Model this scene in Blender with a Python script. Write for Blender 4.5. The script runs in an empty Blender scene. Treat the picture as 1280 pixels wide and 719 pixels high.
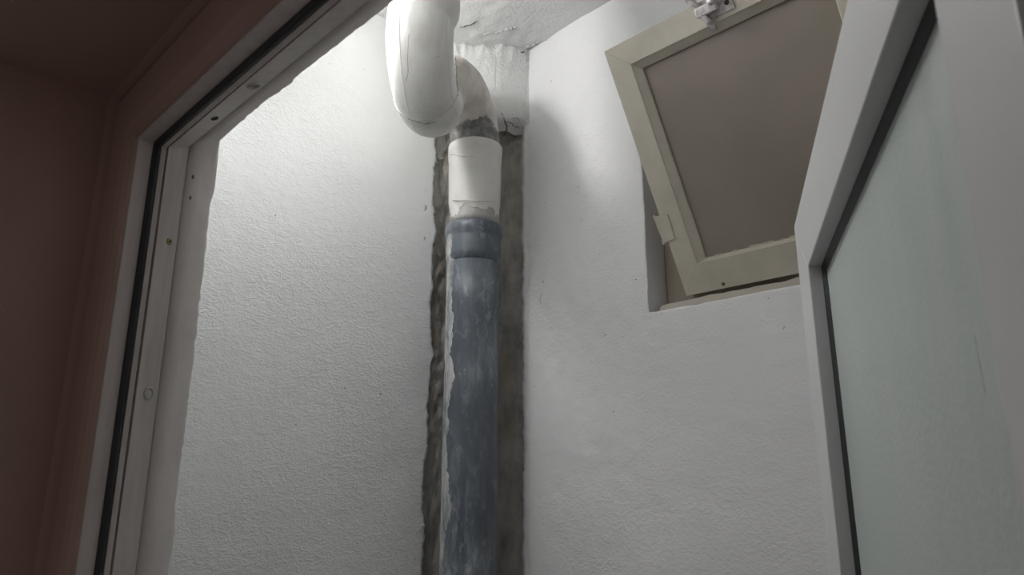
import bpy, bmesh, math, random
from mathutils import Vector, Matrix, noise

random.seed(4)
S = bpy.context.scene
COL = S.collection
EYE = 1.70           # eye height; heights below are written relative to it (rel) and lifted by Z()

# ------------------------------------------------------------------ camera
cd = bpy.data.cameras.new('camera')
cam = bpy.data.objects.new('camera', cd); COL.objects.link(cam)
R3 = Matrix(((0.69740691, 0.18217, 0.69313613), (0.716674, -0.1791685, -0.67400076), (0.00140544, 0.96680543, -0.25550985)))
cam.matrix_world = Matrix.Translation((0, 0, EYE)) @ R3.to_4x4()
cd.sensor_width = 36; cd.lens = 25.566; cd.clip_start = 0.02
cd.dof.use_dof = True; cd.dof.focus_distance = 1.35; cd.dof.aperture_fstop = 13
S.camera = cam

# ------------------------------------------------------------------ world, exposure
w = bpy.data.worlds.new('world'); S.world = w; w.use_nodes = True
w.node_tree.nodes['Background'].inputs[0].default_value = (1.0, 0.89, 0.85, 1)
w.node_tree.nodes['Background'].inputs[1].default_value = 0.13
S.view_settings.view_transform = 'Standard'; S.view_settings.look = 'None'
S.view_settings.gamma = 1; S.view_settings.use_curve_mapping = False
S.view_settings.exposure = 0.0
LAMP = (-1.07, 0.49, EYE + 0.87)
LAMP_POWER = 113.0

# ------------------------------------------------------------------ materials
def mat(name, base, rough=0.5, **kw):
    m = bpy.data.materials.new(name); m.use_nodes = True
    b = m.node_tree.nodes['Principled BSDF']
    b.inputs['Base Color'].default_value = (*base, 1); b.inputs['Roughness'].default_value = rough
    for k, v in kw.items(): b.inputs[k.replace('_', ' ')].default_value = v
    return m
class N:
    """small helper that chains shader nodes"""
    def __init__(s, m):
        s.t = m.node_tree; s.b = s.t.nodes['Principled BSDF']
        s.co = s.t.nodes.new('ShaderNodeTexCoord').outputs['Object']
    def map(s, scale, loc=(0, 0, 0), rot=(0, 0, 0)):
        n = s.t.nodes.new('ShaderNodeMapping'); s.t.links.new(s.co, n.inputs[0])
        n.inputs['Scale'].default_value = scale; n.inputs['Location'].default_value = loc; n.inputs['Rotation'].default_value = rot
        return n.outputs[0]
    def noise(s, vec, scale, detail=4, rough=0.5, dist=0):
        n = s.t.nodes.new('ShaderNodeTexNoise'); s.t.links.new(vec, n.inputs['Vector'])
        n.inputs['Scale'].default_value = scale; n.inputs['Detail'].default_value = detail
        n.inputs['Roughness'].default_value = rough; n.inputs['Distortion'].default_value = dist
        return n.outputs['Fac']
    def ramp(s, fac, stops):
        n = s.t.nodes.new('ShaderNodeValToRGB'); s.t.links.new(fac, n.inputs[0]); e = n.color_ramp.elements
        while len(e) < len(stops): e.new(0.5)
        for q, (p, c) in zip(e, stops):
            q.position = p; q.color = (c, c, c, 1) if isinstance(c, (int, float)) else (*c, 1)
        return n.outputs[0]
    def mix(s, fac, a, b, kind='MIX'):
        n = s.t.nodes.new('ShaderNodeMix'); n.data_type = 'RGBA'; n.blend_type = kind
        for sock, v in ((n.inputs[0], fac), (n.inputs[6], a), (n.inputs[7], b)):
            if isinstance(v, (int, float)): sock.default_value = v
            elif isinstance(v, tuple): sock.default_value = (*v, 1)
            else: s.t.links.new(v, sock)
        return n.outputs[2]
    def math(s, op, a, b=0.0):
        n = s.t.nodes.new('ShaderNodeMath'); n.operation = op
        for i, v in enumerate((a, b)):
            if isinstance(v, (int, float)): n.inputs[i].default_value = v
            else: s.t.links.new(v, n.inputs[i])
        return n.outputs[0]
    def base(s, c): s.t.links.new(c, s.b.inputs['Base Color'])
    def rough(s, c): s.t.links.new(c, s.b.inputs['Roughness'])
    def bump(s, h, dist, strength=1.0):
        n = s.t.nodes.new('ShaderNodeBump'); s.t.links.new(h, n.inputs['Height'])
        n.inputs['Distance'].default_value = dist; n.inputs['Strength'].default_value = strength
        prev = s.b.inputs['Normal'].links
        if prev: s.t.links.new(prev[0].from_socket, n.inputs['Normal'])
        s.t.links.new(n.outputs[0], s.b.inputs['Normal'])

def plaster(name, base, coarse, fine, stretch=(1, 1, 1), seed=0, fleck=True):
    m = mat(name, base, 0.62, Specular_IOR_Level=0.35); n = N(m)
    v = n.map(stretch, (seed, seed * .7, 0))
    big = n.noise(v, 9, 3)
    st = n.noise(v, 120, 4, .6, .5)
    st = n.ramp(st, [(0.42, 0), (0.66, 1)])
    area = n.ramp(n.noise(n.map((1, 1, 1), (seed + 3, 0, 1)), 3.2, 2), [(0.36, 0.25), (0.62, 1)])
    n.bump(n.math('MULTIPLY', st, area), coarse)
    n.bump(n.noise(v, 260, 3, .6), fine)
    n.bump(big, 0.0015)
    c = n.mix(n.ramp(n.noise(n.map((1, 1, .8), (seed, 5, 0)), 2.3, 4), [(0.3, 0), (0.75, 1)]), base, tuple(q * .93 for q in base))
    if fleck:
        fl = n.ramp(n.noise(n.map((1, 1, 1), (seed, 9, 2)), 95, 1), [(0.185, 1), (0.195, 0)])
        c = n.mix(fl, c, (.48, .47, .45))
    n.base(c)
    return m

M_wall_l = plaster('whitewash_coarse', (.855, .865, .865), 0.0010, 0.0004, (1, 1, 1.9), 1)
M_wall_r = plaster('whitewash_smooth', (.84, .84, .845), 0.0005, 0.0004, (1, 1, 1.3), 6)
M_ceil = plaster('ceiling_plaster', (.80, .81, .80), 0.0006, 0.0004, (1, 1, 1), 12)
M_lump = plaster('patching_plaster', (.76, .76, .75), 0.0014, 0.0008, (1, 1, 1), 21)

M_cem = mat('raw_cement', (.25, .235, .215), 0.9); n = N(M_cem)
a = n.noise(n.map((1, 1, .45)), 26, 6, .65)
c = n.ramp(a, [(0.30, (.30, .29, .275)), (0.50, (.54, .52, .48)), (0.70, (.68, .65, .60))])
c = n.mix(n.ramp(n.noise(n.map((1, 1, .6), (3, 3, 3)), 9, 3), [(0.55, 0), (0.7, .5)]), c, (.34, .27, .20))
n.base(c); n.bump(a, 0.006); n.bump(n.noise(n.map((1, 1, 1)), 150, 3), 0.0015)

M_pvc = mat('frame_plastic', (.52, .49, .47), 0.42); n = N(M_pvc)
a = n.noise(n.map((12, 12, 1.2)), 9, 5, .6)
n.base(n.ramp(a, [(0.3, (.50, .465, .44)), (0.6, (.62, .575, .55))])); n.bump(a, 0.0004)
n.rough(n.ramp(a, [(0.3, .35), (0.7, .55)]))
M_leafw = mat('leaf_plastic', (.60, .605, .61), 0.35); n = N(M_leafw)
n.bump(n.noise(n.map((1, 1, 1)), 60, 3), 0.0002)
M_gasket = mat('black_rubber', (.022, .024, .027), 0.5)
M_dark = mat('brown_paint', (.33, .24, .20), 0.65); n = N(M_dark)
a = n.noise(n.map((1, 1, .6)), 5, 4)
n.base(n.ramp(a, [(0.35, (.35, .245, .195)), (0.65, (.42, .275, .25))])); n.bump(n.noise(n.map((1, 1, 1)), 45, 4), 0.001)
M_reveal = mat('reveal_filler', (.50, .475, .46), 0.7); n = N(M_reveal)
a = n.noise(n.map((1, 1, .7)), 22, 5, .6)
n.base(n.ramp(a, [(0.25, (.60, .56, .535)), (0.42, (.72, .675, .65)), (0.7, (.78, .735, .71))])); n.bump(a, 0.0012)

# leaf glass: frosted, with faint wipe streaks
M_glass = mat('frosted_glass', (.52, .60, .575), 0.28, Transmission_Weight=0.35, IOR=1.45); n = N(M_glass)
a = n.noise(n.map((6, 6, 1), rot=(0, .2, 0)), 6, 4, .6)
n.base(n.ramp(a, [(0.3, (.62, .70, .67)), (0.7, (.72, .77, .73))]))
b2 = n.noise(n.map((1, 1, 1), (2, 0, 0)), 190, 2)
n.bump(b2, 0.0005); n.rough(n.ramp(a, [(0.3, .33), (0.7, .48)]))

M_sash = mat('beige_paint', (.50, .47, .39), 0.45); n = N(M_sash)
a = n.noise(n.map((1, 1, 1)), 18, 4)
n.base(n.ramp(a, [(0.3, (.52, .49, .41)), (0.65, (.60, .565, .475))])); n.bump(n.noise(n.map((1, 1, 1)), 90, 3), 0.0005)
M_fixed = mat('grubby_shaded_frame_paint', (.30, .26, .21), .6)  # dirty brown; on the sill rail the colour also holds painted shadow
M_brown_glass = mat('dull_brown_glass', (.3, .26, .22), 0.32, Transmission_Weight=0.08); n = N(M_brown_glass)
a = n.noise(n.map((1, 1, 1)), 5, 3)
n.base(n.ramp(a, [(0.35, (.285, .25, .205)), (0.65, (.34, .285, .255))]))
sp = n.ramp(n.noise(n.map((1, 1, 1), (4, 1, 2)), 60, 1), [(0.77, 0), (0.79, 1)])
n.rough(n.ramp(n.noise(n.map((1, 1, 1)), 8, 4), [(0.3, .34), (0.7, .5)]))
M_steel = mat('zinc_metal', (.52, .50, .50), 0.45, Metallic=0.3); n = N(M_steel)
a = n.noise(n.map((1, 1, 1)), 110, 4); n.base(n.ramp(a, [(0.30, (.30, .28, .27)), (0.55, (.62, .58, .58))]))
M_brass = mat('brass', (.42, .33, .18), 0.4, Metallic=0.8)
M_screw = mat('screw_steel', (.50, .49, .47), 0.35, Metallic=0.6)
M_chip = mat('chipped_filler', (.27, .25, .23), .8)
M_hole = mat('dark_recess', (.05, .048, .045), 0.9)
M_rust = mat('crack_dirt', (.13, .125, .12), 0.9)

# white painted trap
M_trap = mat('white_paint_on_plastic', (.76, .755, .72), 0.36); n = N(M_trap)
a = n.noise(n.map((1, 1, .5)), 30, 5, .6)
c = n.ramp(a, [(0.28, (.66, .65, .60)), (0.5, (.76, .755, .72)), (0.8, (.79, .785, .755))])
dirt = n.ramp(n.noise(n.map((1, 1, 1), (.3, .1, .4)), 16, 5, .7), [(0.30, 1), (0.345, 0)])
n.base(n.mix(dirt, c, (.34, .32, .28))); n.bump(a, 0.0012)
M_sock = mat('white_paint_worn_below', (.74, .735, .70), 0.45); n = N(M_sock)
a = n.noise(n.map((1, 1, .8), (.7, .2, 0)), 22, 5, .6); sep = n.t.nodes.new('ShaderNodeSeparateXYZ'); n.t.links.new(n.co, sep.inputs[0])
hh = n.math('ADD', sep.outputs[2], n.math('MULTIPLY', n.math('SUBTRACT', a, .5), 0.11))
low = n.ramp(n.math('MULTIPLY', n.math('SUBTRACT', hh, EYE + .552), 10.0), [(0.0, 1), (0.035, 0)])
n.base(n.mix(low, n.ramp(a, [(0.3, (.68, .67, .62)), (0.6, (.75, .745, .71))]), n.ramp(n.noise(n.map((1, 1, 1)), 50, 4), [(0.3, (.34, .34, .33)), (0.7, (.50, .49, .47))]))); n.bump(low, -0.0012); n.bump(a, .001)
# bare grey + smeared plaster on the bend's end
M_bend = mat('bend_paint', (.60, .58, .53), 0.5); n = N(M_bend)
a = n.noise(n.map((1, 1, 1), (.2, .6, 0)), 24, 5, .62)
sep = n.t.nodes.new('ShaderNodeSeparateXYZ'); n.t.links.new(n.co, sep.inputs[0])
# paint line: bare cement-smeared plastic shows below a ragged height
h = n.math('ADD', sep.outputs[2], n.math('MULTIPLY', n.math('SUBTRACT', a, .5), 0.07))
low = n.math('MULTIPLY', n.ramp(n.math('MULTIPLY', n.math('SUBTRACT', h, EYE + .752), 12.0), [(0.0, 1), (0.04, 0)]), n.ramp(n.math('ADD', sep.outputs[1], n.math('MULTIPLY', a, .06)), [(0.945, 0), (0.955, 1)]))
c = n.ramp(a, [(0.3, (.46, .42, .38)), (0.62, (.66, .62, .57))])
n.base(n.mix(low, c, n.ramp(n.noise(n.map((1, 1, 1)), 70, 4), [(0.35, (.14, .14, .135)), (0.65, (.27, .27, .26))]))); n.bump(a, 0.002)

# blue-grey soil pipe with plaster smears
def pipe_mat(name, left_smear):
    m = mat(name, (.12, .15, .19), 0.42); n = N(m)
    v = n.map((1, 1, .22))
    streak = n.noise(v, 42, 6, .68, .4)
    patch = n.noise(n.map((1, 1, .6), (2, 5, 1)), 11, 4, .6)
    c = n.mix(n.ramp(patch, [(0.35, 0), (0.65, 1)]), (.085, .105, .130), (.165, .19, .22))
    c = n.mix(n.ramp(streak, [(0.46, 0), (0.72, .6)]), c, (.40, .43, .46))
    spots = n.ramp(n.noise(n.map((1, 1, .5), (7, 1, 4)), 60, 5, .7), [(0.53, 0), (0.63, .5)])
    area = n.ramp(n.noise(n.map((1, 1, .8), (9, 2, 1)), 7, 2), [(0.40, 0), (0.55, 1)])
    c = n.mix(n.math('MULTIPLY', spots, area), c, (.55, .58, .60))
    grime = n.ramp(n.noise(n.map((1, 1, .7), (4, 8, .35)), 6, 3), [(0.42, .75), (0.58, 0)])
    c = n.mix(grime, c, (.075, .088, .105))
    n.base(c)
    n.bump(streak, 0.0015)
    return m
M_pipe = pipe_mat('blue_grey_plastic', True)
M_smear = mat('dried_plaster', (.56, .57, .55), 0.8); n = N(M_smear)
a = n.noise(n.map((1, 1, .3)), 60, 5, .65)
n.base(n.ramp(a, [(0.36, (.20, .22, .24)), (0.50, (.42, .43, .43)), (0.62, (.58, .585, .565))])); n.bump(a, 0.002)
M_bulb = bpy.data.materials.new('lit_bulb'); M_bulb.use_nodes = True
nt = M_bulb.node_tree; nt.nodes.clear(); o = nt.nodes.new('ShaderNodeOutputMaterial'); e = nt.nodes.new('ShaderNodeEmission')
e.inputs[0].default_value = (1.0, .995, .985, 1); e.inputs[1].default_value = LAMP_POWER; nt.links.new(e.outputs[0], o.inputs[0])
M_white = mat('white_ceramic', (.75, .75, .73), .4)

# ------------------------------------------------------------------ helpers
def link(name, bm, m, parent=None, smooth=False):
    me = bpy.data.meshes.new(name); bmesh.ops.recalc_face_normals(bm, faces=bm.faces[:]) if parent != 'keep' else None
    bm.to_mesh(me); bm.free()
    if smooth:
        for p in me.polygons: p.use_smooth = True
    me.materials.append(m)
    o = bpy.data.objects.new(name, me); COL.objects.link(o)
    if parent: 
        o.parent = parent; o.matrix_parent_inverse = parent.matrix_world.inverted()
    return o
def tag(o, label, cat, group=None):
    o['label'] = label; o['category'] = cat
    if group: o['group'] = group
    return o
def struct(o): o['kind'] = 'structure'; return o
def root(name, loc):
    o = bpy.data.objects.new(name, None); COL.objects.link(o); o.location = loc; o.empty_display_size = .1
    o.matrix_world = Matrix.Translation(loc)
    return o
def box(bm, lo, hi, bev=0, M=None):
    vs = [bm.verts.new((x, y, z)) for x in (lo[0], hi[0]) for y in (lo[1], hi[1]) for z in (lo[2], hi[2])]
    f = [bm.faces.new([vs[i] for i in q]) for q in ((0, 1, 3, 2), (4, 6, 7, 5), (0, 4, 5, 1), (2, 3, 7, 6), (0, 2, 6, 4), (1, 5, 7, 3))]
    es = list({e for q in f for e in q.edges})
    if bev:
        r = bmesh.ops.bevel(bm, geom=es, offset=bev, segments=2, affect='EDGES', profile=.6)
        vs = list({v for q in r['faces'] for v in q.verts} | {v for v in vs if v.is_valid})
    if M: bmesh.ops.transform(bm, matrix=M, verts=[v for v in vs if v.is_valid])
    return vs
def tube(bm, pts, rad, seg=32, caps=True):
    """tube along points; rad a number or list"""
    pts = [Vector(p) for p in pts]; n_ = len(pts); rings = []
    t = (pts[1] - pts[0]).normalized(); ref = Vector((1, 0, 0)) if abs(t.x) < .8 else Vector((0, 1, 0))
    u = (ref - t * ref.dot(t)).normalized()
    for i, p in enumerate(pts):
        t = (pts[min(i + 1, n_ - 1)] - pts[max(i - 1, 0)])
        if t.length < 1e-9: t = Vector((0, 0, 1))
        t.normalize(); u = (u - t * u.dot(t)).normalized(); v = t.cross(u)
        r = rad[i] if isinstance(rad, (list, tuple)) else rad
        rings.append([bm.verts.new(p + (u * math.cos(a) + v * math.sin(a)) * r) for a in [2 * math.pi * k / seg for k in range(seg)]])
    for a, b in zip(rings, rings[1:]):
        for k in range(seg): bm.faces.new((a[k], a[(k + 1) % seg], b[(k + 1) % seg], b[k]))
    if caps: bm.faces.new(rings[0][::-1]); bm.faces.new(rings[-1])
    return rings
def lathe(bm, cx, cy, prof, seg=64, wob=0):
    rings = []
    for r, z in prof:
        rings.append([bm.verts.new((cx + r * math.cos(2 * math.pi * k / seg), cy + r * math.sin(2 * math.pi * k / seg), z)) for k in range(seg)])
    for a, b in zip(rings, rings[1:]):
        for k in range(seg): bm.faces.new((a[k], a[(k + 1) % seg], b[(k + 1) % seg], b[k]))
    bm.faces.new(rings[0][::-1]); bm.faces.new(rings[-1])
def fr(x, y, z, s): return noise.fractal(Vector((x, y, z)) * s, 1.0, 2.0, 4)

# ------------------------------------------------------------------ dimensions
XL = -1.22; YF = 1.10; XR = 0.14; YN = 0.274; ZC = EYE + 1.0
EDGE_L = 0.943      # y where the whitewashed left wall breaks off at the pipe chase
EDGE_F = -1.091     # x where the far wall breaks off
ZT = EYE + 0.775    # top of the open chase
HX0, HX1, HZ0, HZ1 = -0.766, -0.30, EYE + 0.301, EYE + 0.79   # window opening

# ------------------------------------------------------------------ walls
def lerp(a, b, t): return a + (b - a) * t
def steps(a, b, d):
    k = max(1, int(round((b - a) / d))); return [lerp(a, b, i / k) for i in range(k + 1)]
zs = [0.0, 0.5, 1.0, 1.3] + steps(1.42, ZC, 0.006)

# left wall: plane x = XL, from y = YN to the ragged edge, with the broken edge turned back into the chase
def left_edge(z):
    j = 0.010 * fr(z, 3.1, 0, 8) + 0.004 * fr(z, 8, 2, 37) + .0035 * fr(z, 8, 5, 83) + random.uniform(-.0012, .0012)
    if z > ZT + .04: return EDGE_L + .03 
    return EDGE_L + j - 0.012 * max(0, (EYE + .1 - z)) 
bm = bmesh.new(); grid = []
us = steps(0, 1, 1 / 105)
for z in zs:
    e = left_edge(z); row = []
    for u in us:
        y = lerp(YN, e, u)
        d = 0.0007 * fr(y, z * 1.3, 1, 60) + 0.0015 * fr(y, z, 4, 5)
        d += 0.0015 * max(0, (u - .97) / .03) * (.5 + fr(z, 2, 2, 60))
        row.append(bm.verts.new((XL + d, y, z)))
    for q, (dx, dy) in enumerate(((-.008, .006), (-.02, .010), (-.05, .014))):
        jj = .008 * fr(z, q * 3, 7, 55)
        row.append(bm.verts.new((XL + dx, e + dy + jj, z)))
    grid.append(row)
for r0, r1 in zip(grid, grid[1:]):
    for i in range(len(r0) - 1): bm.faces.new((r0[i], r0[i + 1], r1[i + 1], r1[i]))
struct(link('wall_left', bm, M_wall_l))
for p in bpy.data.objects['wall_left'].data.polygons: p.use_smooth = abs(p.normal.x) > .7

# far wall: plane y = YF with the window opening
def far_edge(z):
    j = 0.004 * fr(z, 1.1, 5, 12) + 0.0035 * fr(z, 4, 9, 60) + random.uniform(-.0015, .0015)
    return EDGE_F + j
xs = [0] + steps(0, 1, 1 / 54)[1:]
XA = steps(0, 1, 1 / 54); XB = steps(HX0, HX1, 0.02); XC = steps(HX1, XR, 0.02)
zz = [0.0, 0.5, 1.0, 1.3] + steps(1.42, HZ0, 0.006) + steps(HZ0, HZ1, 0.006)[1:] + steps(HZ1, ZC, 0.006)[1:]
bm = bmesh.new(); grid = []
for z in zz:
    e = far_edge(z); row = []
    row += [bm.verts.new((e + .006 + .003 * fr(z, 2, 2, 50), YF + .045, z)), bm.verts.new((e - .002, YF + .02, z))]
    for k, x in enumerate([lerp(e, HX0, u) for u in XA] + XB[1:] + XC[1:]):
        d = 0.0010 * fr(x, z, 2, 30) + 0.003 * fr(x, z, 4, 5)
        if k < 2: d += (.006, .002)[k]
        zq = z
        if abs(x - HX0) < 1e-6 or abs(z - HZ0) < 1e-6: d += .002 * fr(x, z, 8, 40)
        if abs(z - HZ0) < 1e-6 and x > HX0 + .01: zq = z + .004 * fr(x, z, 3, 25) - .002
        row.append(bm.verts.new((x, YF - d, zq)))
    grid.append(row)
nA = 2 + len(XA) - 1; nB = nA + len(XB) - 1
iz0 = zz.index(HZ0) if HZ0 in zz else min(range(len(zz)), key=lambda i: abs(zz[i] - HZ0))
iz1 = min(range(len(zz)), key=lambda i: abs(zz[i] - HZ1))
for j in range(len(zz) - 1):
    for i in range(len(grid[0]) - 1):
        if iz0 <= j < iz1 and nA <= i < nB: continue
        bm.faces.new((grid[j][i], grid[j][i + 1], grid[j + 1][i + 1], grid[j + 1][i]))
# reveals of the window opening
D = 0.14
def strip(vs, off):
    b = [bm.verts.new(v.co + Vector(off)) for v in vs]
    for i in range(len(vs) - 1): bm.faces.new((vs[i], vs[i + 1], b[i + 1], b[i]))
strip([grid[j][nA] for j in range(iz0, iz1 + 1)], (0, D, 0))
strip([grid[j][nB] for j in range(iz0, iz1 + 1)], (0, D, 0))
strip([grid[iz0][i] for i in range(nA, nB + 1)], (0, D, 0))
strip([grid[iz1][i] for i in range(nA, nB + 1)], (0, D, 0))
struct(link('wall_far', bm, M_wall_r, smooth=False))
for p in bpy.data.objects['wall_far'].data.polygons: p.use_smooth = abs(p.normal.y) > .7

bm = bmesh.new()
box(bm, (XL - .15, YF + .145, 0), (HX0, YF + .25, ZC + .05)); box(bm, (HX1, YF + .145, 0), (XR + .1, YF + .25, ZC + .05))
box(bm, (HX0, YF + .145, 0), (HX1, YF + .25, HZ0)); box(bm, (HX0, YF + .145, HZ1), (HX1, YF + .25, ZC + .05))
link('masonry', bm, M_cem, bpy.data.objects['wall_far'])
bm = bmesh.new(); box(bm, (XL - .15, .05, 0), (XL - .06, YF + .145, ZC + .05)); link('masonry', bm, M_cem, bpy.data.objects['wall_left'])
# right wall, near wall parts, floor, ceiling
bm = bmesh.new(); box(bm, (XR, 0.05, 0), (XR + .08, YF + .1, ZC)); struct(link('wall_right', bm, M_wall_r))
bm = bmesh.new(); box(bm, (XL - .15, -1.2, -.08), (XR + .15, YF + .2, 0)); struct(link('floor', bm, mat('floor_tile', (.42, .41, .39), .5)))
# ceiling with lumpy plaster in the pipe corner
bm = bmesh.new(); grid = []
for y in steps(.20, YF + .03, .01):
    row = []
    for x in steps(XL - .03, XR, .012):
        near = math.exp(-((x - XL - .1) ** 2 + (y - YF + .1) ** 2) / .018)
        d = .002 * fr(x, y, 0, 8) + (.0005 + .007 * near) * fr(x, y, 5, 45) + .010 * near
        row.append(bm.verts.new((x, y, ZC - d)))
    grid.append(row)
for r0, r1 in zip(grid, grid[1:]):
    for i in range(len(r0) - 1): bm.faces.new((r0[i], r0[i + 1], r1[i + 1], r1[i]))
top = [v.co.copy() for v in bm.verts]
struct(link('ceiling', bm, M_ceil, smooth=True))
bm = bmesh.new(); box(bm, (XL - .15, .08, ZC + .03), (XR + .15, YF + .2, ZC + .12)); link('slab', bm, M_ceil, bpy.data.objects['ceiling'])

# corner: plastered infill above, raw cement chase below
bm = bmesh.new(); grid = []
A0 = Vector((XL + .001, EDGE_L - .02)); B0 = Vector((EDGE_F + .016, YF + .004)); mid = Vector((-1.108, 1.036))
for z in steps(ZT - .02, ZC, .006):
    row = []
    for u in steps(0, 1, 1 / 44):
        p = A0.lerp(mid, u / .75) if u < .75 else mid.lerp(B0, (u - .75) * 4)
        d = 0.003 * fr(p.x * 2, p.y, z, 12) + .0018 * fr(p.x, p.y, z, 60)
        d += .012 * math.exp(-((z - ZC + .02) / .02) ** 2) * (1 + fr(u, z, 3, 12))
        d -= .030 * max(0, 1 - (z - ZT + .02 + .02 * fr(u, 1, 1, 6)) / .03) if z < ZT + .02 else 0
        k = min(1, u / .06, (1 - u) / .06)
        nn = Vector((.72, -.69)) * d * max(0, k)
        row.append(bm.verts.new((p.x + nn.x, p.y + nn.y, z + max(0, 1 - (z - ZT + .02) / .12) * (.030 + .030 * max(0, .7 - u) / .7 + .004 * fr(u, z, 2, 9)))))
    grid.append(row)
for r0, r1 in zip(grid, grid[1:]):
    for i in range(len(r0) - 1): bm.faces.new((r0[i], r0[i + 1], r1[i + 1], r1[i]))
corner = struct(link('wall_corner', bm, M_lump, smooth=True))
bm = bmesh.new(); grid = []
path = [(XL - .004, EDGE_L - .03), (XL - .010, EDGE_L + .014), (XL - .016, EDGE_L + .05), (XL - .004, YF - .04), (XL + .04, YF + .004), (EDGE_F - .03, YF + .014), (EDGE_F + .012, YF + .012)]
def on(path, u):
    k = u * (len(path) - 1); i = min(int(k), len(path) - 2); return Vector(path[i]).lerp(Vector(path[i + 1]), k - i)
for z in [0, .6, 1.2] + steps(1.42, ZT + .09, .008):
    row = []
    for u in steps(0, 1, 1 / 40):
        p = on(path, u); d = .006 * fr(p.x, p.y, z * .6, 14) + .005 * fr(p.x, p.y, z, 48)
        c = (Vector((-1.12, .98)) - p).normalized() * d
        row.append(bm.verts.new((p.x + c.x, p.y + c.y, z)))
    grid.append(row)
for r0, r1 in zip(grid, grid[1:]):
    for i in range(len(r0) - 1): bm.faces.new((r0[i], r0[i + 1], r1[i + 1], r1[i]))
link('pipe_chase', bm, M_cem, corner, smooth=True)

# ------------------------------------------------------------------ near wall and door frame, swept round the opening
X0 = -0.703; X1 = 0.03; ZH = EYE + 0.315
def sweep(bm, prof, jit=None, closed=False, inset0=0.0, step=.012):
    """prof: list of (u, y); u measured outwards from the opening edge"""
    zl = [0.0, .6, 1.2] + steps(1.4, ZH, step)
    hx = steps(X0, X1, step)[1:-1]
    cols = []
    stations = [('L', z) for z in zl[:-1]] + [('C', 0)] + [('H', x) for x in hx] + [('D', 0)] + [('R', z) for z in zl[:-1][::-1]]
    for si, (k, t) in enumerate(stations):
        col = []
        for pi, (u, y) in enumerate(prof):
            du, dy = jit(pi, k, t) if jit else (0, 0)
            u2, y2 = u + du, y + dy
            if k == 'L': p = (X0 - u2, y2, t)
            elif k == 'C': p = (X0 - u2, y2, ZH + u2)
            elif k == 'H': p = (t, y2, ZH + u2)
            elif k == 'D': p = (X1 + u2, y2, ZH + u2)
            else: p = (X1 + u2, y2, t)
            col.append(bm.verts.new(p))
        cols.append(col)
    m = len(prof)
    for a, b in zip(cols, cols[1:]):
        for i in range(m if closed else m - 1):
            bm.faces.new((a[i], a[(i + 1) % m], b[(i + 1) % m], b[i]))
    if closed: bm.faces.new(cols[0][::-1]); bm.faces.new(cols[-1])
door = root('door_1', (X0, .2, 0)); struct(door)
def frame_part(name, prof, m, closed=True, jit=None, smooth=False, step=.05):
    bm = bmesh.new(); sweep(bm, prof, jit, closed, step=step); return link(name, bm, m, door, smooth)
o = frame_part('outer_face', [(.052, .177), (.012, .177), (.004, .1795), (.0010, .1835), (.0005, .1865), (.052, .1865)], M_dark)
o['label'] = 'dark brown outer face of the frame'
frame_part('door_stop', [(.0005, .1867), (0, .1873), (0, .2003), (.020, .2003), (.052, .2003), (.052, .1867)], M_pvc)
frame_part('gasket', [(.0, .2006), (-.0035, .2012), (-.0042, .204), (-.0032, .2062), (.004, .2068), (.012, .2066), (.012, .2006)], M_gasket)
frame_part('rebate', [(.0, .2069), (-.0034, .2071), (-.0036, .2108), (-.003, .2116), (.005, .2119), (.005, .2135), (-.0015, .2142), (.0105, .2362), (.0122, .2370), (.052, .2371), (.052, .2069)], M_pvc)
# plaster reveal with ragged edge
def jit(pi, k, t):
    if pi < 3: return (0, 0)
    if pi == 4: pass
    s = t if k in 'LR' else t + 7
    if k == 'C': s = ZH
    if k == 'D': s = 9
    j = .0055 * fr(s, 2, 0, 9) + .0035 * fr(s, 5, 1, 33) + .0025 * fr(s, 5, 1, 71)
    if k == 'C': return (j - .006, 0)
    if k == 'H': j -= .007 * math.exp(-((t - X0) / .035) ** 2)
    if k == 'L': j -= .006 * math.exp(-((ZH - t) / .02) ** 2)
    j += random.uniform(-.0012, .0012)
    return (j, .6 * j) if pi == 3 else (j * 1.2, 0)
bm = bmesh.new(); sweep(bm, [(.040, .2376), (.0160, .2392), (.030, .2585), (.0466, .2765), (.055, .281), (.085, .282)], jit, False, step=.006)
reveal = link('reveal', bm, M_reveal, door, True)
# dark outer reveal
frame_part('outer_reveal', [(.052, .186), (.056, .186), (.0575, .178), (.0600, .170), (.0605, .05), (.085, .04)], M_dark, closed=False)
# door wall around it
bm = bmesh.new()
box(bm, (-2.6, .04, 0), (X0 - .084, .2815, ZC + .03))
box(bm, (X0 - .084, .04, ZH + .084), (1.6, .2815, ZC + .03))
box(bm, (X1 + .084, .04, 0), (1.6, .2815, ZH + .084))
nw = struct(link('wall_near', bm, M_wall_r))
bm = bmesh.new()
box(bm, (-2.6, .034, 0), (X0 - .084, .0398, ZC + .03)); box(bm, (X0 - .084, .034, ZH + .084), (1.6, .0398, ZC + .03)); box(bm, (X1 + .084, .034, 0), (1.6, .0398, ZH + .084))
link('outer_paint', bm, M_dark, nw)

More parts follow.
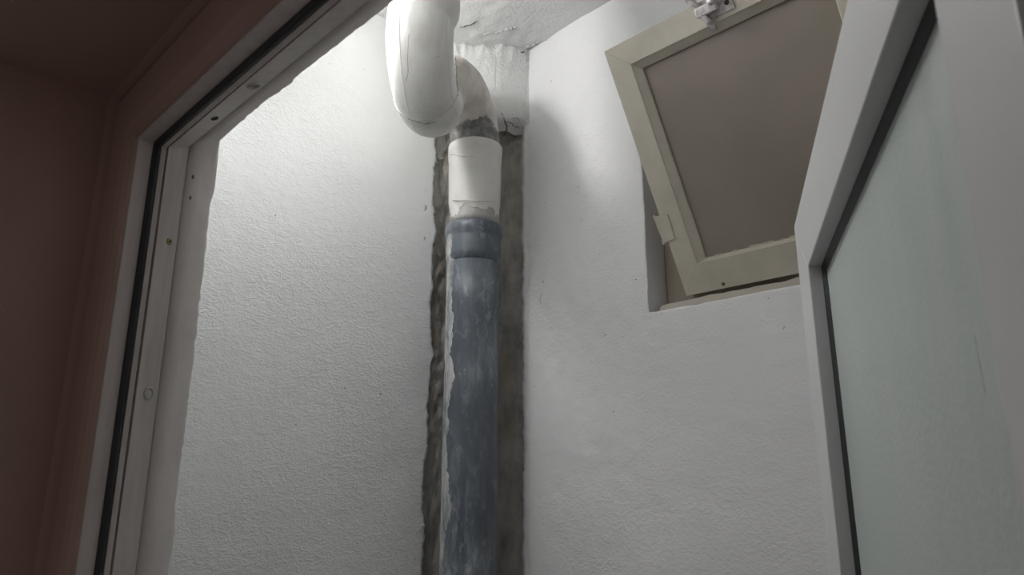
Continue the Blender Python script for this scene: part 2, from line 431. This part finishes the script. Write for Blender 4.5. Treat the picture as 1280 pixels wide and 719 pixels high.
# screws in the rebate
def screw(name, loc, normal, r, m, parent, ring=False, depth=.0015):
    nrm = Vector(normal).normalized(); q = Vector((0, 0, 1)).rotation_difference(nrm).to_matrix().to_4x4()
    T = Matrix.Translation(loc) @ q
    bm = bmesh.new(); prof = [(r, -.003), (r, 0), (r * .85, depth), (r * .5, depth), (r * .42, depth * .1)] if not ring else [(r, -.003), (r, depth), (r * .8, depth * 1.3), (r * .62, depth), (r * .55, -.001)]
    lathe(bm, 0, 0, prof, 20); bmesh.ops.transform(bm, matrix=T, verts=bm.verts[:])
    s = link(name, bm, m, parent, True)
    bm = bmesh.new(); c = r * .38
    if ring: lathe(bm, 0, 0, [(r * .5, -.002), (r * .5, .0002), (r * .2, .0003)], 6)
    else:
        box(bm, (-c, -c * .25, depth * .1), (c, c * .25, depth * 1.02)); box(bm, (-c * .25, -c, depth * .1), (c * .25, c, depth * 1.02))
    bmesh.ops.transform(bm, matrix=T, verts=bm.verts[:]); link('recess', bm, M_hole, s)
    return s
def reb(y): return lerp(-.0015, .0105, (y - .2142) / .022)
nx = Vector((1, .55, 0)); 
y = .2278
screw('screw', (X0 - reb(y), y, EYE + .2215), nx, .0034, M_brass, door)
screw('screw', (X0 - reb(y), y - .001, EYE + .0755), nx, .0062, M_screw, door, ring=True)
screw('screw', (-.5425, .2256, ZH + reb(.2256)), (0, .5, -1), .0062, M_screw, door, ring=True)
screw('screw', (-.6230, .2256, ZH + reb(.2256)), (0, .5, -1), .0034, M_hole, door)
for zz_, s_ in ((.300, .0014), (.277, .0011)):
    bm = bmesh.new(); lathe(bm, 0, 0, [(s_, -.001), (s_ * .8, .0012), (s_ * .3, .0016)], 8)
    bmesh.ops.transform(bm, matrix=Matrix.Translation((X0 - .0215, .2478, EYE + zz_)) @ Matrix.Rotation(math.radians(60), 4, 'Y') @ Matrix.Diagonal((2, 1, 1, 1)), verts=bm.verts[:])
    link('chip', bm, M_chip, reveal)

# ------------------------------------------------------------------ open door leaf
F = Vector((-.38874, .89403)); d = Vector((.48968, -.87190)); nv = Vector((-.87190, -.48968))   # nv points to the visible face
LW = .727; ZTOP = EYE + .322; ZB = .012; TH = .045
LM = Matrix(((d.x, -nv.x, 0, F.x), (d.y, -nv.y, 0, F.y), (0, 0, 1, 0), (0, 0, 0, 1)))   # local x along the leaf, y into its thickness
leaf = root('door_leaf', (F.x + d.x * LW, F.y + d.y * LW, 0))
tag(leaf, 'white plastic door leaf with frosted greenish glass, standing open at the right', 'door')
def leaf_bar(name, pts, m, bev=.0014, y0=0, y1=TH):
    """pts: quad in leaf plane (s, z)"""
    bm = bmesh.new()
    a = [bm.verts.new((s, y0, z)) for s, z in pts]; b = [bm.verts.new((s, y1, z)) for s, z in pts]
    k = len(pts); bm.faces.new(a); bm.faces.new(b[::-1])
    for i in range(k): bm.faces.new((a[i], b[i], b[(i + 1) % k], a[(i + 1) % k]))
    bmesh.ops.recalc_face_normals(bm, faces=bm.faces[:])
    if bev: bmesh.ops.bevel(bm, geom=bm.edges[:], offset=bev, segments=3, affect='EDGES', profile=.5)
    bmesh.ops.transform(bm, matrix=LM, verts=bm.verts[:])
    return link(name, bm, m, leaf, False)
ZI = EYE + .2385; SI = .099; SR = .652; ZBI = .20
leaf_bar('top_rail', [(0, ZTOP), (LW, ZTOP), (SR, ZI), (SI, ZI)], M_leafw)
leaf_bar('stile', [(0, ZB), (0, ZTOP), (SI, ZI), (SI, ZBI)], M_leafw)
leaf_bar('stile', [(LW, ZB), (SR, ZBI), (SR, ZI), (LW, ZTOP)], M_leafw)
leaf_bar('bottom_rail', [(0, ZB), (SI, ZBI), (SR, ZBI), (LW, ZB)], M_leafw)
def loop_bar(name, s0, s1, z0, z1, ins, ya, yb, m):
    """thin rectangular ring sloping from depth ya at its outer edge to yb at its inner edge"""
    bm = bmesh.new(); rings = []
    for (i, y) in ((0, ya), (ins, yb), (ins, yb + .006), (0, yb + .006)):
        rings.append([bm.verts.new(p) for p in ((s0 + i, y, z0 + i), (s1 - i, y, z0 + i), (s1 - i, y, z1 - i), (s0 + i, y, z1 - i))])
    for j in range(4):
        a, b = rings[j], rings[(j + 1) % 4]
        for k in range(4): bm.faces.new((a[k], a[(k + 1) % 4], b[(k + 1) % 4], b[k]))
    bmesh.ops.transform(bm, matrix=LM, verts=bm.verts[:])
    return link(name, bm, m, leaf)
loop_bar('gasket', SI + .0003, SR - .0003, ZBI + .0003, ZI - .0003, .0075, .0145, .0185, M_gasket)
bm = bmesh.new(); box(bm, (SI + .0005, .0190, ZBI + .0005), (SR - .0005, .0235, ZI - .0005)); bmesh.ops.transform(bm, matrix=LM, verts=bm.verts[:])
link('glass_pane', bm, M_glass, leaf)

# ------------------------------------------------------------------ window: fixed frame and tilted sash
win = struct(root('window_1', (HX0, YF + .05, HZ0)))
def wbox(name, lo, hi, m, parent, bev=.002, M=None):
    bm = bmesh.new(); box(bm, lo, hi, bev, M); return link(name, bm, m, parent)
FY0, FY1 = YF + .058, YF + .10
wbox('jamb', (HX0 + .002, FY0, HZ0), (HX0 + .046, FY1, HZ1), M_fixed, win)
wbox('jamb', (HX1 - .046, FY0, HZ0), (HX1 - .002, FY1, HZ1), M_fixed, win)
wbox('sill_rail', (HX0 + .046, FY0 - .014, HZ0), (HX1 - .046, FY1, HZ0 + .03), M_fixed, win)
wbox('head_rail', (HX0 + .046, FY0, HZ1 - .03), (HX1 - .046, FY1, HZ1 - .001), M_fixed, win)
bm = bmesh.new(); row0 = []; row1 = []; row2 = []       # rough mortar fillet under the frame
for x in steps(HX0 + .02, HX1 - .01, .006):
    a_ = fr(x, 1, 1, 30); b_ = fr(x, 4, 1, 60)
    row0.append(bm.verts.new((x, YF + .004 + .004 * b_, HZ0 - .001)))
    row1.append(bm.verts.new((x, YF + .012 + .006 * a_, HZ0 + .012 + .005 * a_)))
    row2.append(bm.verts.new((x, FY0, HZ0 + .024 + .004 * b_)))
for p, q in ((row0, row1), (row1, row2)):
    for i in range(len(p) - 1): bm.faces.new((p[i], p[i + 1], q[i + 1], q[i]))
link('mortar_fillet', bm, mat('grey_mortar', (.46, .42, .36), .9), win, True)

v = Vector((0, -.47306, .88103)); nb = Vector((0, .88103, .47306))   # up the sash; away from the viewer
SM = Matrix(((1, v.x, nb.x, -.70), (0, v.y, nb.y, 1.124), (0, v.z, nb.z, EYE + .324), (0, 0, 0, 1)))
sash = root('window_sash', (-.49, 1.124, EYE + .324))
tag(sash, 'small beige window sash tilted inwards, holding a dull brown pane', 'window')
SW, SH, ST = .425, .461, .036
def sbar(name, pts, m=M_sash, y0=0, y1=ST, bev=.0006, parent=None):
    bm = bmesh.new()
    a = [bm.verts.new((s, t, y0)) for s, t in pts]; b = [bm.verts.new((s, t, y1)) for s, t in pts]
    k = len(pts); bm.faces.new(a); bm.faces.new(b[::-1])
    for i in range(k): bm.faces.new((a[i], b[i], b[(i + 1) % k], a[(i + 1) % k]))
    bmesh.ops.recalc_face_normals(bm, faces=bm.faces[:])
    if bev: bmesh.ops.bevel(bm, geom=bm.edges[:], offset=bev, segments=2, affect='EDGES')
    bmesh.ops.transform(bm, matrix=SM, verts=bm.verts[:])
    return link(name, bm, m, parent or sash)
a0, a1, b0, b1 = .0425, .3825, .054, .4205
sbar('stile', [(0, 0), (a0, b0), (a0, b1), (0, SH)]); sbar('stile', [(SW, 0), (SW, SH), (a1, b1), (a1, b0)])
sbar('rail', [(0, 0), (SW, 0), (a1, b0), (a0, b0)]); sbar('rail', [(0, SH), (a0, b1), (a1, b1), (SW, SH)])
# sloping glazing bead
def bead(name, q0, q1, o0, o1):
    bm = bmesh.new()
    vs = [bm.verts.new((*q0, .0022)), bm.verts.new((*q1, .0022)), bm.verts.new((*o1, .0130)), bm.verts.new((*o0, .0130)),
          bm.verts.new((*q0, .024)), bm.verts.new((*q1, .024)), bm.verts.new((*o1, .024)), bm.verts.new((*o0, .024))]
    for f_ in ((0, 1, 2, 3), (4, 7, 6, 5), (0, 3, 7, 4), (1, 5, 6, 2), (0, 4, 5, 1), (3, 2, 6, 7)): bm.faces.new([vs[i] for i in f_])
    bmesh.ops.transform(bm, matrix=SM, verts=bm.verts[:]); return link(name, bm, M_sash, sash)
c0, c1, e0, e1 = .0535, .3775, .0575, .4075
bead('glazing_bead', (a0, b0), (a0, b1), (c0, e0), (c0, e1)); bead('glazing_bead', (a0, b1), (a1, b1), (c0, e1), (c1, e1))
bead('glazing_bead', (a1, b1), (a1, b0), (c1, e1), (c1, e0)); bead('glazing_bead', (a1, b0), (a0, b0), (c1, e0), (c0, e0))
sbar('glass_pane', [(c0 - .008, e0 - .004), (c1 + .006, e0 - .004), (c1 + .006, e1 + .006), (c0 - .008, e1 + .006)], M_brown_glass, .0185, .0225, 0)
bm = bmesh.new()                              # putty crumbs along the bottom of the pane
for k in range(26):
    s_ = lerp(c0 + .005, .30, random.random()); r_ = random.uniform(.001, .0028)
    box(bm, (s_ - r_ * 2.2, e0 - .003, .013), (s_ + r_ * 2.2, e0 + r_, .018), .0006)
bmesh.ops.transform(bm, matrix=SM, verts=bm.verts[:]); pt = link('putty_crumbs', bm, M_sash, sash); pt['kind'] = 'stuff'
# hinge plate on the left stile
pl = sbar('side_plate', [(-.011, .156), (.019, .153), (.017, .108), (-.009, .104)], M_sash, -.0035, .004, .001)
sbar('plate_lug', [(-.013, .158), (-.008, .160), (-.008, .150), (-.0135, .150)], M_steel, -.001, .010, .001, pl)
sbar('plate_lug', [(-.0125, .110), (-.007, .112), (-.007, .102), (-.0125, .101)], M_sash, -.001, .012, .001, pl)
# latch at the top rail
lt = sbar('latch', [(.194, .428), (.244, .428), (.244, .458), (.194, .458)], M_steel, -.003, .0, .001)
lt['label'] = 'worn metal latch plate'
def sp(s, t, o): return SM @ Vector((s, t, o))
bm = bmesh.new(); tube(bm, [sp(.170, .500, -.012), sp(.183, .468, -.011), sp(.200, .428, -.010), sp(.2065, .4095, -.009)], [.0062, .006, .0055, .005], 14)
link('bolt', bm, M_steel, lt, True)
bm = bmesh.new(); box(bm, (.186, .436, -.017), (.222, .452, -.003), .003, SM); link('keeper', bm, M_steel, lt)
bm = bmesh.new(); tube(bm, [sp(.216, .448, -.003), sp(.218, .452, -.020)], .0065, 14); link('knob', bm, M_steel, lt, True)
bm = bmesh.new(); lathe(bm, 0, 0, [(.004, 0), (.0036, .001), (.001, .001)], 14); bmesh.ops.transform(bm, matrix=SM @ Matrix.Translation((.2345, .441, -.0035)) @ Matrix.Rotation(math.pi, 4, 'X'), verts=bm.verts[:]); link('screw_hole', bm, M_hole, lt)
bm = bmesh.new(); lathe(bm, 0, 0, [(.0032, -.001), (.0032, .0012), (.001, .0016)], 14); bmesh.ops.transform(bm, matrix=SM @ Matrix.Translation((.078, .008, 0)) @ Matrix.Rotation(math.pi, 4, 'X'), verts=bm.verts[:]); link('screw', bm, M_rust, sash)

# ------------------------------------------------------------------ soil pipe
PX, PY, PR = -1.127, .981, .055
pipe = root('soil_pipe', (PX, PY, 0))
tag(pipe, 'blue-grey plastic soil pipe smeared with plaster, rising up the room corner', 'pipe')
z0 = EYE + .452; z1 = EYE + .530
bm = bmesh.new(); lathe(bm, PX, PY, [(PR, 0.0)] + [(PR, z) for z in steps(.5, z0, .1)], 72); link('pipe_body', bm, M_pipe, pipe, True)
bm = bmesh.new(); lathe(bm, PX, PY, [(PR, z0 - .008), (PR + .0005, z0 - .001), (PR + .0032, z0 + .002), (PR + .0035, z0 + .012), (PR + .0028, z0 + .044), (PR + .0030, z1 - .030),
    (PR + .0062, z1 - .024), (PR + .0072, z1 - .016), (PR + .0070, z1 - .008), (PR + .004, z1 - .002), (PR + .0005, z1), (PR - .006, z1)], 72)
link('socket_collar', bm, M_pipe, pipe, True)
# plaster smear down its left flank: a thin ragged skin
bm = bmesh.new(); grid = []
view = math.atan2(-PY, -PX)                    # direction from the pipe to the viewer
for z in steps(.9, z0 + .07, .006):
    wd = .70 + .35 * (z - EYE - .1) + .30 * fr(z, 1, 1, 7) + .20 * fr(z, 3, 3, 33) + .1 * fr(z, 3, 8, 90)
    if z > z0 - .004: wd *= .75
    row = []
    aL = view - 1.62; aR = view - 1.55 + max(.08, wd)
    for u in steps(0, 1, 1 / 10):
        a_ = lerp(aL, aR, u); th = .0022 * math.sin(math.pi * min(1, u * 1.0 + .0)) ** .5 if 0 < u < 1 else -.0015
        r_ = PR + th + .0012 * fr(a_ * .06, z, 0, 60) + (.003 if z > z0 else 0)
        row.append(bm.verts.new((PX + r_ * math.cos(a_), PY + r_ * math.sin(a_), z)))
    grid.append(row)
for r0, r1 in zip(grid, grid[1:]):
    for i in range(len(r0) - 1): bm.faces.new((r0[i], r0[i + 1], r1[i + 1], r1[i]))
sm = link('plaster_smear', bm, M_smear, pipe, True); sm['label'] = 'pale crust of dried plaster'

# ------------------------------------------------------------------ S-trap
trap = root('siphon_trap', (PX, PY, z1))
tag(trap, 'white painted S-shaped drain trap plugged into the top of the pipe', 'trap')
Fp = Vector((-.921, .668)); Mp = Vector((-1.037, .800)); Pp = Vector((PX, PY))
R1 = (Mp - Fp).length / 2; R2 = (Pp - Mp).length / 2; Z1, Z2 = EYE + .763, EYE + .712
d1 = (Mp - Fp).normalized(); d2 = (Pp - Mp).normalized()
pts = []; rr = []
for z, r, o in ((ZC + .05, .0625, .008), (EYE + .825, .0625, .007), (EYE + .817, .0635, .0065), (EYE + .809, .0635, .006), (EYE + .801, .0615, .004), (EYE + .791, .0595, .001), (EYE + .782, .059, 0), (EYE + .775, .059, 0)):
    pts.append(Vector((Fp.x + .697 * o, Fp.y + .717 * o, z))); rr.append(r)
for k in range(25):
    a_ = math.radians(lerp(180, 342, k / 24)); q = Fp + d1 * (R1 + R1 * math.cos(a_)); pts.append(Vector((q.x, q.y, Z1 + R1 * math.sin(a_)))); rr.append(lerp(.0595, .0555, k / 24))
for k in range(25):
    a_ = math.radians(lerp(160, 0, k / 24)); q = Mp + d2 * (R2 + R2 * math.cos(a_)); pts.append(Vector((q.x, q.y, Z2 + R2 * math.sin(a_)))); rr.append(.055)
pts.append(Vector((Pp.x, Pp.y, Z2 - .02))); rr.append(.055)
for it in range(5):
    pts = pts[:22] + [(pts[i - 1] + pts[i] * 2 + pts[i + 1]) / 4 for i in range(22, 44)] + pts[44:]
split = 30
bm = bmesh.new(); tube(bm, pts[:split], rr[:split], 64, caps=False); link('trap_bend', bm, M_trap, trap, True)
bm = bmesh.new(); tube(bm, pts[split - 1:], rr[split - 1:], 64, caps=False); link('outlet_bend', bm, M_bend, trap, True)
# socket going down into the soil pipe
zt = EYE + .714
bm = bmesh.new(); lathe(bm, PX, PY, [(.0535, z1 + .0008), (.0535, z1 + .012), (.0545, z1 + .04), (.0555, z1 + .046), (.0565, z1 + .052), (.0575, z1 + .09), (.0585, zt - .034), (.0595, zt - .03), (.0600, zt - .01), (.0600, zt), (.0590, zt + .002), (.0555, zt + .001), (.055, zt - .006)], 72)
sock = link('outlet_socket', bm, M_sock, trap, True)
bm = bmesh.new(); tube(bm, [(PX + .0585 * math.cos(view + q), PY + .0585 * math.sin(view + q), z1 + .048 - .010 * math.cos(q * 1.6)) for q in [-.9 + i * .1 for i in range(17)]], .0012, 8); link('paint_run', bm, M_sock, sock, True)
# mould seams
def seam(off, a_range, rad, name='mould_seam'):
    """thin ridge on the trap bend; off = angle round the tube from the bend's outer side"""
    bm = bmesh.new(); q = []
    side = Vector((-d1.y, d1.x, 0)); cen = Vector((Fp.x + d1.x * R1, Fp.y + d1.y * R1, Z1))
    i0, i1 = a_range
    for i in range(i0, i1):
        p = Vector(pts[i]); t = (Vector(pts[i + 1]) - Vector(pts[i - 1])).normalized()
        out = side.cross(t); 
        if i < 8: out = Vector((-d1.x, -d1.y, 0))
        if out.dot(cen - p) > 0 and i >= 8: out = -out
        q.append(p + (out * math.cos(off) + side * math.sin(off)) * (rr[i] + .0001))
    tube(bm, q, rad, 8); return link(name, bm, M_rust if 'crack' in name else M_trap, bpy.data.objects['trap_bend'], True)
seam(.42, (7, 26), .0007); seam(-1.15, (7, 24), .0006)
bm = bmesh.new(); i = 19
tube(bm, [pts[i], tuple(Vector(pts[i]).lerp(Vector(pts[i + 1]), .35))], [.0592, .0590], 64); link('joint_ring', bm, M_trap, bpy.data.objects['trap_bend'], True)
# ------------------------------------------------------------------ cracks, pits and thin lines laid on the surfaces
from mathutils.bvhtree import BVHTree
bpy.context.view_layer.update()
def tree(o):
    me = o.data; mw = o.matrix_world
    return BVHTree.FromPolygons([mw @ v_.co for v_ in me.vertices], [p.vertices[:] for p in me.polygons])
TREES = {}
def mark(name, on_, pxs, r_, m, parent, n_sub=6, wob=.5):
    """a thin ragged bead lying on the named meshes; the line is given by sight lines from the eye point"""
    for o in on_:
        if o.name not in TREES: TREES[o.name] = tree(o)
    q = []
    for a_, b_ in zip(pxs, pxs[1:]):
        for k in range(n_sub):
            x = lerp(a_[0], b_[0], k / n_sub) + random.uniform(-wob, wob); y = lerp(a_[1], b_[1], k / n_sub) + random.uniform(-wob, wob)
            di = (R3 @ Vector(((x - 640) / 909, (359.5 - y) / 909, -1))).normalized(); best = None
            for o in on_:
                h_ = TREES[o.name].ray_cast(Vector((0, 0, EYE)), di)
                if h_[0] and (best is None or h_[3] < best[3]): best = h_
            if best: q.append(best[0])
    if len(q) < 3: return
    bm = bmesh.new(); tube(bm, q, [r_ * random.uniform(.35, 1.1) for _ in q], 6); return link(name, bm, m, parent, True)
O = bpy.data.objects
tb, ob_, so = O['trap_bend'], O['outlet_bend'], O['outlet_socket']
M_cem2 = mat('cement_smudge', (.20, .195, .185), .9)
M_faint = mat('faint_line', (.45, .44, .41), .8)
mark('crack', [tb], [(511, 42), (509, 70), (510, 92), (507, 104)], .0006, M_faint, tb)
mark('crack', [tb], [(491, 128), (499, 140), (512, 149), (530, 155), (548, 152)], .0007, M_rust, tb)
mark('crack', [ob_, tb], [(569, 66), (570, 84), (571, 104), (573, 122)], .0012, M_rust, ob_)
mark('crack', [so], [(563, 193), (578, 196), (596, 196)], .0007, M_faint, so)
WL, WF, CE, PC = O['wall_left'], O['wall_far'], O['ceiling'], O['pipe_chase']
mark('crack', [corner, CE, WF], [(576, 34), (588, 31), (599, 25)], .0018, M_rust, corner)
mark('crack', [corner, WF, PC], [(627, 142), (632, 152), (640, 155), (652, 161)], .0013, M_cem2, corner, wob=1.2)
mark('crack', [corner, WF, PC], [(630, 148), (634, 160), (629, 172)], .0024, M_cem2, corner, wob=1.2)
mark('crack', [corner, WF, PC], [(638, 150), (645, 147), (650, 152)], .0011, M_cem2, corner, wob=1.2)
mark('pit', [corner, WF], [(651, 65), (653, 66), (655, 64)], .0018, M_rust, corner)
mark('ridge', [corner, CE], [(606, 42), (622, 40), (636, 36), (648, 34)], .004, M_lump, corner, wob=1.5)
mark('ridge', [WF, CE, corner], [(655, 60), (668, 55), (680, 50), (688, 46)], .0035, M_lump, corner, wob=1.5)
mark('ridge', [corner], [(618, 50), (619, 90), (617, 130)], .0016, M_lump, corner, wob=1.2)
mark('ridge', [WF, corner], [(655, 66), (657, 90), (655, 120), (656, 150)], .0022, M_lump, corner, 9, 1.6)
mark('pit', [WF], [(794, 349), (796, 350)], .0012, M_rust, WF)
mark('thin_line', [WF], [(677, 366), (675, 374), (676, 380)], .0006, M_rust, WF)
mark('pit', [WL], [(475, 492), (477, 494)], .0016, M_rust, WL)
mark('pit', [WF], [(756, 418), (758, 420)], .0008, M_rust, WF)
GL = [o for o in leaf.children if o.name.startswith('glass_pane')][0]
mark('thin_line', [GL], [(1218, 417), (1225, 455), (1234, 503)], .00022, M_chip, leaf, 4, .2)  # thin dark line laid across the leaf glass

# ------------------------------------------------------------------ lamp (behind the door head, lights the room)
lamp = root('wall_lamp', (XL, LAMP[1], LAMP[2]))
tag(lamp, 'round lit bulb on the left wall, hidden behind the dark door head', 'lamp')
def side_lathe(prof):
    bm = bmesh.new(); lathe(bm, 0, 0, prof, 32)
    bmesh.ops.transform(bm, matrix=Matrix.Translation(LAMP) @ Matrix.Rotation(math.pi / 2, 4, 'Y'), verts=bm.verts[:]); return bm
link('bulb', side_lathe([(.055 * math.cos(a), .055 * math.sin(a)) for a in [math.radians(q) for q in (0, 12, 25, 38, 51, 64, 76, 86)]]), M_bulb, lamp, True)
link('holder', side_lathe([(.060, XL - LAMP[0] - .002), (.060, -.130), (.030, -.115), (.030, -.07), (.056, -.018), (.062, .007), (.060, .008), (.0552, -.0005)]), M_white, lamp, True)  # unseen holder; its lip is shaped to keep bulb light off the wall
